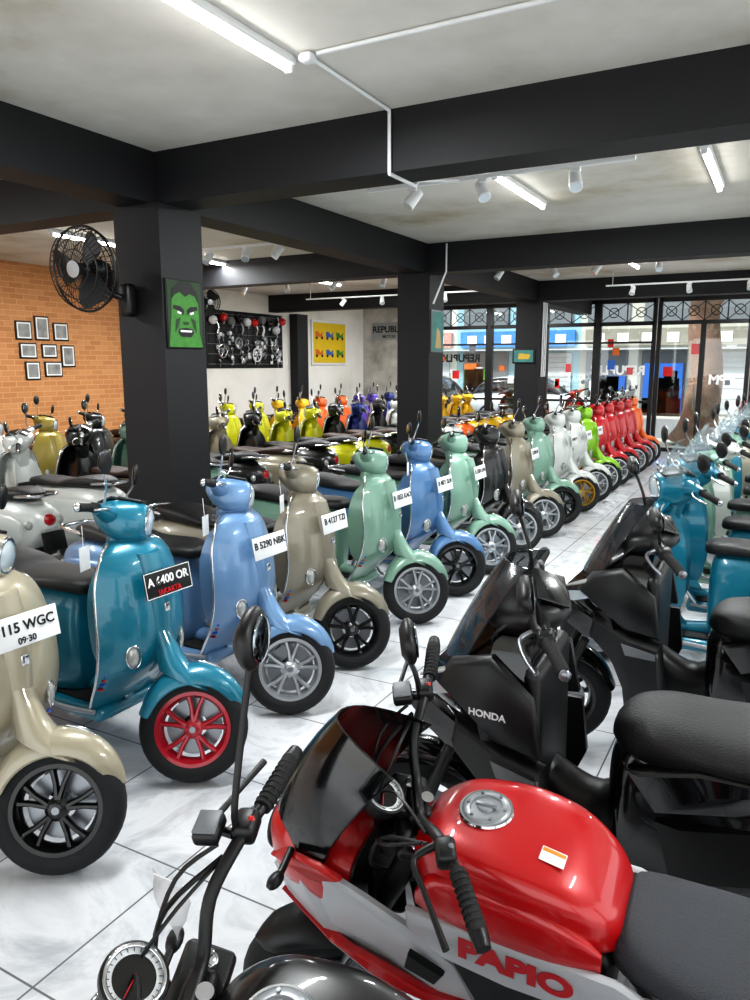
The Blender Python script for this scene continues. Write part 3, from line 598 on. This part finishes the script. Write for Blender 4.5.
def fan(name,base,c,nrm,R=.27):
    b=MB(); c=Vector(c); N=Vector(nrm).normalized(); u=N.cross(Vector((0,0,1))).normalized(); w=u.cross(N)
    for rr,o in ((R,0),(R*.93,.05),(R*.7,.075),(R*.45,.085),(R*.2,.09),(R*.93,-.05),(R*.7,-.065),(R*.4,-.07)): b.torus(c+N*o,N,rr,.004,BLK,40,6)
    b.torus(c,N,R,.008,BLK,40,8)
    for k in range(48):
        a=2*pi*k/48; d=math.cos(a)*u+math.sin(a)*w
        b.tube([tuple(c+d*R),tuple(c+d*R*.93+N*.05),tuple(c+d*R*.7+N*.075),tuple(c+d*R*.2+N*.09)],.0022,BLK,4)
        if k%2: b.tube([tuple(c+d*R),tuple(c+d*R*.93-N*.05),tuple(c+d*R*.4-N*.07)],.0022,BLK,4)
    b.rev([(0,.1),(R*.2,.095),(R*.2,.085),(0,.085)],SILVERP,c,N,20)
    b.rev([(0,.04),(.04,.035),(.045,-.01),(0,-.01)],BLK,c,N,20); b.rev([(0,-.2),(.05,-.19),(.065,-.14),(.065,-.08),(.05,-.06),(0,-.06)],BLK,c,N,24)
    for k in range(3):
        a=2*pi*k/3; Rr=[]
        for r,wd in ((.04,.03),(R*.4,.085),(R*.7,.11),(R*.88,.08)):
            aa=a+r*.8; d=math.cos(aa)*u+math.sin(aa)*w; t=-math.sin(aa)*u+math.cos(aa)*w
            p=c+d*r+N*.01; q=t*wd+N*.035*(wd/.1); Rr.append([tuple(p-q),tuple(p-q*.2+N*.006),tuple(p+q),tuple(p-q*.2-N*.002)])
        b.loft(Rr,BLK)
    base=Vector(base); m_=c-N*.14
    b.tube([tuple(m_),tuple(m_+Vector((0,0,-.12))),tuple(base)],.022,BLK,10,3); b.rbox(tuple(base),(.10,.10,.22),BLK,.03)
    return done(b,name)
fan('wall_fan',(-4.05,3.87,2.24),(-4.13,3.58,2.42),(.05,-1,-.1),.27)
fan('wall_fan',(-9.43,10.55,2.75),(-9.15,10.6,2.9),(1,-.4,-.1),.24)
GRN=mat('art_green','3a7f2a',.6,noise=.5,nscale=22); GRD=mat('art_dark_green','14380f',.6,noise=.4,nscale=20); ARTK=mat('art_black','0a0c0a',.6); ARTT=mat('art_teal','3f7d78',.6,noise=.4,nscale=9)
def flat(b,pts,M,m,z=0): b.add([M@Vector((x,y,z)) for x,y in pts],[tuple(range(len(pts)))],m)
b=MB(); M=frame((PX+s+.013,4.13,2.15),(0,1,0),(0,0,1))
b.rbox((PX+s+.007,4.13,2.15),(.012,.36,.47),ARTK,.004)
flat(b,[(-.17,-.225),(.17,-.225),(.17,.225),(-.17,.225)],M,GRD,.002)
flat(b,[(-.17,-.225),(-.15,-.10),(-.14,-.02),(-.13,.10),(-.10,.18),(-.03,.22),(.05,.21),(.11,.16),(.135,.08),(.14,-.02),(.14,-.12),(.17,-.225)],M,GRN,.004)
for sx in (-1,1):
    flat(b,[(sx*.012,.03),(sx*.05,.055),(sx*.12,.06),(sx*.125,.035),(sx*.06,.02),(sx*.02,-.005)][::sx],M,ARTK,.006)
    flat(b,[(sx*.04,.012),(sx*.08,.022),(sx*.085,.008),(sx*.05,-.002)][::sx],M,INKW,.007)
    flat(b,[(sx*.05,-.02),(sx*.10,-.04),(sx*.11,-.13),(sx*.08,-.09)][::sx],M,GRD,.006)
flat(b,[(-.035,-.05),(.035,-.05),(.022,-.072),(-.022,-.072)],M,GRD,.006); flat(b,[(-.07,-.10),(0,-.09),(.07,-.10),(.08,-.125),(.05,-.155),(-.05,-.155),(-.08,-.125)],M,ARTK,.006); flat(b,[(-.06,-.108),(.06,-.108),(.055,-.122),(-.055,-.122)],M,INKW,.007)
flat(b,[(-.13,.10),(-.12,.17),(-.05,.225),(.06,.22),(.13,.15),(.135,.08),(.10,.13),(.05,.145),(0,.12),(-.05,.15),(-.10,.13)],M,ARTK,.006)
done(b,'monster_poster')
b=MB(); b.rbox((PX+s+.01,8.5,2.2),(.015,.36,.5),GREY,.004); M=frame((PX+s+.019,8.5,2.2),(0,1,0),(0,0,1)); flat(b,[(-.16,-.23),(.16,-.23),(.16,.23),(-.16,.23)],M,ARTT,.002); flat(b,[(-.08,-.2),(.1,-.2),(.06,.0),(-.03,.05)],M,mat('art_sand','b89a6a',.6),.004); done(b,'picture_frame')
b=MB(); b.rbox((PX-.05,13-s-.01,1.95),(.4,.015,.25),ARTK,.004); M=frame((PX-.05,13-s-.019,1.95),(1,0,0),(0,0,1)); flat(b,[(-.17,-.1),(.17,-.1),(.17,.1),(-.17,.1)],M,ARTT,.002); flat(b,[(-.1,-.05),(.1,-.05),(.12,.03),(-.08,.05)],M,mat('art_yellow','c8a53a',.6),.004); done(b,'picture_frame')
PHOTO=mat('photo_print','8a8a88',.5,noise=.9,nscale=9)
for yy,zz,w,h in ((7.0,2.28,.26,.26),(7.30,2.32,.24,.34),(7.62,2.28,.26,.26),(7.05,2.0,.28,.22),(7.40,2.0,.26,.2),(7.72,1.93,.24,.32),(7.1,1.72,.24,.26),(7.45,1.74,.30,.22)):
    b=MB(); b.rbox((XL+.012,yy+.1,zz),(.02,w,h),ARTK,.004); M=frame((XL+.024,yy+.1,zz),(0,1,0),(0,0,1)); a,c=w/2-.02,h/2-.02
    flat(b,[(-a,-c),(a,-c),(a,c),(-a,c)],M,INKW,.001); a-=.02;c-=.02; flat(b,[(-a,-c),(a,-c),(a,c),(-a,c)],M,PHOTO,.002); done(b,'picture_frame')
# parts rack: black grid panel with helmets, wheels, levers and boxes hung on it
b=MB(); x0=XL+.03
b.rbox((XL+.0105,12.1,2.28),(.02,2.4,1.08),ARTK,.006)
for i in range(13): b.tube([(x0,10.96+.19*i,1.76),(x0,10.96+.19*i,2.80)],.005,BLK,5)
for i in range(6): b.tube([(x0,10.92,1.82+.186*i),(x0,13.28,1.82+.186*i)],.006,GREY,5)
HC=[WHITE,SILVERP,REDP,BLKG,GREY,WHITE,BLKG,SILVERP]
for i in range(19):
    yy=11.02+.12*i+random.uniform(-.03,.03); zz=random.choice([2.68,2.50,2.62]); m_=HC[i%8]
    if i%2==0:
        b.ell((x0+.09,yy,zz),(.09,.075,.08),m_,16); b.ell((x0+.125,yy,zz-.01),(.055,.058,.03),SCREEN,12)
    else: b.tube([(x0+.03,yy,zz+.09),(x0+.05,yy+.03,zz),(x0+.04,yy-.02,zz-.12)],[.012,.02,.022],random.choice([CHROME,STEEL,WHITE]),8,3)
for i,(yy,zz,r_) in enumerate(((11.3,2.06,.12),(11.78,2.22,.10),(12.35,2.0,.13),(12.95,2.14,.11))):
    b.torus((x0+.04,yy,zz),(1,0,0),r_,.014,(CHROME,SILVERP,WHITE)[i%3],28,8); b.torus((x0+.04,yy,zz),(1,0,0),.03,.015,STEEL,16,6)
    for k in range(6): a=k*pi/3; b.tube([(x0+.04,yy,zz),(x0+.04,yy+r_*math.cos(a),zz+r_*math.sin(a))],.007,(CHROME,SILVERP,WHITE)[i%3],6)
for i in range(80):
    yy=random.uniform(11.0,13.2); zz=random.uniform(1.84,2.42)
    m_=random.choice([CHROME,STEEL,SILVERP,WHITE,INKW,BLKG,GREY,SILVERP])
    if i%3==0: b.rbox((x0+.03,yy,zz),(.03,random.uniform(.04,.09),random.uniform(.06,.12)),m_,.008)
    elif i%3==1: b.tube([(x0+.02,yy,zz+.07),(x0+.04,yy+.03,zz),(x0+.03,yy-.02,zz-.06)],[.008,.012,.014],m_,8,3)
    else: b.ell((x0+.04,yy,zz),(.02,.04,.04),m_,12); b.tube([(x0+.03,yy,zz-.03),(x0+.03,yy+.03,zz-.11)],.006,m_,6)
done(b,'parts_display_rack')
b=MB(); b.rbox((XL+.0205,15.15,2.3),(.04,1.5,1.0),WHITE,.01); M=frame((XL+.043,15.15,2.3),(0,1,0),(0,0,1)); YP=mat('art_bright_yellow','d8b81a',.6,noise=.1,nscale=4)
flat(b,[(-.70,-.45),(.70,-.45),(.70,.45),(-.70,.45)],M,YP,.001)
AB=mat('art_blue','2a5fb0',.5); AO=mat('art_orange','c8641a',.5)
for r_,(cx,cy) in enumerate([(-.45,.2),(0,.2),(.45,.2),(-.45,-.2),(0,-.2),(.45,-.2)]):
    mm=[AO,AB,GRN][r_%3]
    for dx in (-.11,.11): flat(b,[(cx+dx+.05*math.cos(t*pi/5),cy-.08+.05*math.sin(t*pi/5)) for t in range(10)],M,ARTK,.003)
    flat(b,[(cx-.16,cy-.07),(cx+.12,cy-.07),(cx+.15,cy+.06),(cx+.08,cy+.02),(cx+.04,cy-.02),(cx-.04,cy+.05),(cx-.17,cy+.05)],M,mm,.004)
done(b,'scooter_painting')
b=MB(); b.rbox((-8.75,YF-.02,2.62),(.95,.03,.42),SILVERP,.006); sg_=done(b,'wall_sign'); text('sign_lettering','REPUBLIC',.21,frame((-8.75,YF-.037,2.66),(1,0,0),(0,0,1)),INKK,sg_,.006); text('sign_subtitle','MOTOR',.1,frame((-8.75,YF-.037,2.49),(1,0,0),(0,0,1)),INKK,sg_,.002)
GLASS=bpy.data.materials.new('window_glass'); GLASS.use_nodes=True; n,l=nodes(GLASS); n.clear()
o_=n.new('ShaderNodeOutputMaterial'); mx=n.new('ShaderNodeMixShader'); tr=n.new('ShaderNodeBsdfTransparent'); gl=n.new('ShaderNodeBsdfGlossy'); gl.inputs['Roughness'].default_value=.02; tr.inputs['Color'].default_value=(.93,.96,.95,1)
mx.inputs[0].default_value=.07; l.new(tr.outputs[0],mx.inputs[1]); l.new(gl.outputs[0],mx.inputs[2]); l.new(mx.outputs[0],o_.inputs[0])
FRM=mat('black_frame','101113',.4)
def facade_bay(name,x0,x1,door=False):
    b=MB(); y=YF+.05; Zt=ZC-.002
    for x in (x0,x1): b.box((x-.04,y-.05,0),(x+.04,y+.05,Zt),FRM)
    b.box((x0,y-.05,2.62),(x1,y+.05,2.70),FRM); b.box((x0,y-.05,3.08),(x1,y+.05,Zt),FRM); b.box((x0,y-.05,0),(x1,y+.05,.08 if door else .25),FRM)
    k=int((x1-x0)/.4)
    for i in range(k):
        a=x0+(x1-x0)*i/k; c=x0+(x1-x0)*(i+1)/k; b.tube([(a,y,2.7),(a,y,3.08)],.014,FRM,6); b.tube([(a,y,2.7),(c,y,3.08)],.010,FRM,6); b.tube([(c,y,2.7),(a,y,3.08)],.010,FRM,6)
        b.torus(((a+c)/2,y,2.89),(0,1,0),.10,.010,FRM,16,6)
    if door:
        xm=(x0+x1)/2; b.box((xm-.05,y-.05,0),(xm+.05,y+.05,2.62),FRM); b.tube([(xm-.1,y-.1,.9),(xm-.1,y-.1,1.4)],.014,STEEL,8)
    else:
        b.box((x0,y-.04,1.0),(x1,y+.04,1.05),FRM); b.box((x0,y-.04,2.25),(x1,y+.04,2.29),FRM)
    for q in range(4):
        sx=random.uniform(x0+.12,x1-.35); sz=random.uniform(1.1,2.3); b.box((sx,y-.012,sz),(sx+random.uniform(.08,.2),y-.006,sz+random.uniform(.08,.22)),random.choice([WHITE,AB,AO,REDP,GREY]))
    b.box((x0,y-.004,.08),(x1,y+.004,3.08),GLASS)
    return done(b,name)
xs=[-7.6,-6.2,-4.9,-3.75,-2.55]
for i in range(4): facade_bay('window_%d'%(i+1),xs[i]+ (.0 if i==0 else .08),xs[i+1])
facade_bay('door_1',-2.45,-.75,True)
facade_bay('window_5',-.65,1.2); facade_bay('window_6',1.3,4.4)
text('window_lettering','REPUBLIC',.26,frame((-3.25,YF+.04,1.68),(-1,0,0),(0,0,1)),INKW,None,.012)
text('window_lettering','REPUBLIC',.24,frame((-6.9,YF+.04,1.95),(-1,0,0),(0,0,1)),INKK,None,.01)
text('window_lettering','RPM',.26,frame((-1.2,YF+.04,1.5),(-1,0,0),(0,0,1)),INKW,None,.012)
for y in (-2.6,2.0,8.5,13): boxobj('pillar',(XR-.3,y-.2,0),(XR,y+.2,ZB),BEAMK)
# ------------------------------------------------------------ street
PAV=mat('pavement','c4c0b8',.8,noise=.1,nscale=2); ASPH=mat('asphalt','7a7a7a',.85,noise=.15,nscale=6)
boxobj('street_pavement',(-30,YF+.1,-.14),(20,20,-.02),PAV); boxobj('street_road',(-30,20,-.16),(20,28,-.06),ASPH); boxobj('street_pavement',(-30,28,-.14),(20,34,-.01),PAV)
boxobj('forecourt',(XR,-25,-.14),(25,YF+.1,-.02),PAV); boxobj('forecourt',(-30,-25,-.14),(XR,YB,-.02),PAV)
ROLL=mat('shutter_grey','b8babc',.5,noise=.1,nscale=3)
def shop(x0,x1,y,h,c,awn):
    b=MB(); w=mat('shop_wall',c,.8,noise=.08,nscale=1); b.box((x0,y,-.01),(x1,y+4,h),w)
    n_=max(1,int((x1-x0)/2))
    for i in range(n_):
        a=x0+(x1-x0)*(i+.12)/n_; c_=x0+(x1-x0)*(i+.88)/n_
        if random.random()<.35:
            for q in range(12): b.box((a,y-.05-.02*(q%2),.1+.18*q),(c_,y,.27+.18*q),ROLL)
        else:
            b.box((a,y-.05,.1),(c_,y,2.3),GREY)
            for q in range(12): b.box((random.uniform(a,c_-.4),y-.35,.1),(random.uniform(a,c_-.4)+.4,y-.06,random.uniform(.4,1.9)),random.choice([WHITE,ROLL,GREY,AB,AO,REDP,GRN]))
        b.box((a,y-.05,3.3),(c_,y,4.6),GREY); b.box((a-.1,y-.08,4.6),(c_+.1,y,4.75),WHITE)
    b.box((x0+.2,y-.12,2.5),(x1-.2,y-.02,3.1),mat('shop_sign',awn,.6,noise=.3,nscale=2))
    for i in range(6): b.box((x0+.5+i*(x1-x0)/7,y-.14,2.6),(x0+.5+i*(x1-x0)/7+.4,y-.12,2.95),WHITE)
    b.box((x0,y-.6,2.35),(x1,y,2.40),ROLL)
    done(b,'street_building')
shop(-24,-17,29,7,'d9d4c8','8a9eb8'); shop(-17,-12,29,8,'d8d5cc','b88a80'); shop(-12,-7,29,6.5,'8fb0bc','3f7fc0'); shop(-7,-1,29,7.5,'b8b4aa','8a8478'); shop(-1,6,29,8,'b8bcb4','7a9284'); shop(6,14,29,7,'e0d8c8','b88a80')
BARK=mat('tree_bark','8a6c5c',.9,noise=.4,nscale=5,bump=1); LEAF=mat('foliage','4a7434',.7,noise=.5,nscale=6)
def tree(x,y,r):
    b=MB(); b.tube([(x-.1,y,-.02),(x,y,.5),(x+.08,y,1.6),(x-.05,y,3),(x+.1,y,5)],[r*1.5,r*1.05,r*.9,r*.8,r*.5],BARK,16,4)
    for k in range(5):
        a=k*1.3; b.tube([(x,y,3+.2*k),(x+math.cos(a),y+math.sin(a),4.2+.2*k),(x+2*math.cos(a),y+2*math.sin(a),5+.2*k)],[r*.4,r*.25,r*.1],BARK,8,3)
    for k in range(90):
        a=random.uniform(0,2*pi); rr=random.uniform(.3,2.8); p=(x+rr*math.cos(a),y+rr*math.sin(a),random.uniform(4.2,7))
        b.ell(p,(random.uniform(.3,.6),random.uniform(.3,.6),random.uniform(.15,.35)),LEAF,8)
    done(b,'street_tree')
tree(-1.75,18.8,.40); tree(3.4,18.9,.3); tree(-13.5,18.9,.25)
def car(x,y,rz,col):
    b=MB()
    b.body([(2.05,.72,.42,.60),(2.0,.80,.32,.74),(1.5,.92,.26,.82),(.8,.99,.24,.84),(-.8,1.0,.24,.84),(-1.7,.98,.26,.82),(-2.05,.90,.34,.76),(-2.1,.80,.42,.6)],PAINT,4,4,28)
    b.body([(1.0,.98,.90,.62),(.45,1.38,.90,.66),(-.1,1.48,.9,.66),(-1.0,1.47,.9,.66),(-1.6,1.32,.9,.63),(-1.9,.98,.9,.60)],BLKG,4,4,24)
    b.body([(.35,1.45,1.40,.56),(-.1,1.50,1.42,.60),(-1.0,1.49,1.42,.60),(-1.5,1.38,1.34,.56)],PAINT,4,3,20)
    for sx in (1.3,-1.3):
        for sy in (-.74,.74): wheel(b,(sx,sy,.31),.31,.2,RIM_S)
    for sy in (-.6,.6): b.ell((2.02,sy,.66),(.05,.14,.07),LENS,12); b.ell((-2.06,sy,.72),(.04,.12,.08),LENSR,12)
    e=bpy.data.objects.new('car',None); scene.collection.objects.link(e); e.location=(x,y,-.06); e.rotation_euler=(0,0,rz)
    done(b,'car_body',parent=e,color=lin(col))
car(-7.2,24.0,0,'c9cbcc'); car(.8,25.6,pi,'7a1216'); car(-12.5,25.6,pi,'202327')
for x in (-6.4,-5.6,-4.7,-3.6): spawn('classic_scooter',CLASSIC,(x,19.2),pi/2+.2,random.choice([RED,BLKC,WHT]),RIM_S,SEATK,z=-.019)

# ------------------------------------------------------------ world, camera
w=bpy.data.worlds.new('world'); scene.world=w; w.use_nodes=True; n=w.node_tree.nodes; l=w.node_tree.links
bg=n['Background']; bg.inputs['Strength'].default_value=1.65
tc=n.new('ShaderNodeTexCoord'); sp=n.new('ShaderNodeSeparateXYZ'); rp=n.new('ShaderNodeValToRGB')
rp.color_ramp.elements[0].color=(.97,1,1,1); rp.color_ramp.elements[1].color=(.80,.9,1,1); l.new(tc.outputs['Generated'],sp.inputs[0]); l.new(sp.outputs['Z'],rp.inputs['Fac']); l.new(rp.outputs['Color'],bg.inputs['Color'])
su=bpy.data.lights.new('sun','SUN'); su.energy=5.0; su.angle=.1; so=bpy.data.objects.new('sun',su); scene.collection.objects.link(so); so.rotation_euler=Vector((.45,.5,-.74)).to_track_quat('-Z','Y').to_euler()
cd=bpy.data.cameras.new('camera'); co=bpy.data.objects.new('camera',cd); scene.collection.objects.link(co)
co.location=(0,0,1.8); co.rotation_euler=(D2R(90-10.2),0,D2R(28.6)); cd.lens=27; cd.sensor_width=36; cd.clip_start=.05; cd.clip_end=200
scene.camera=co
scene.view_settings.view_transform='Standard'; scene.view_settings.exposure=.28
try: scene.view_settings.look='Medium High Contrast'
except Exception as ex: print('look',ex)
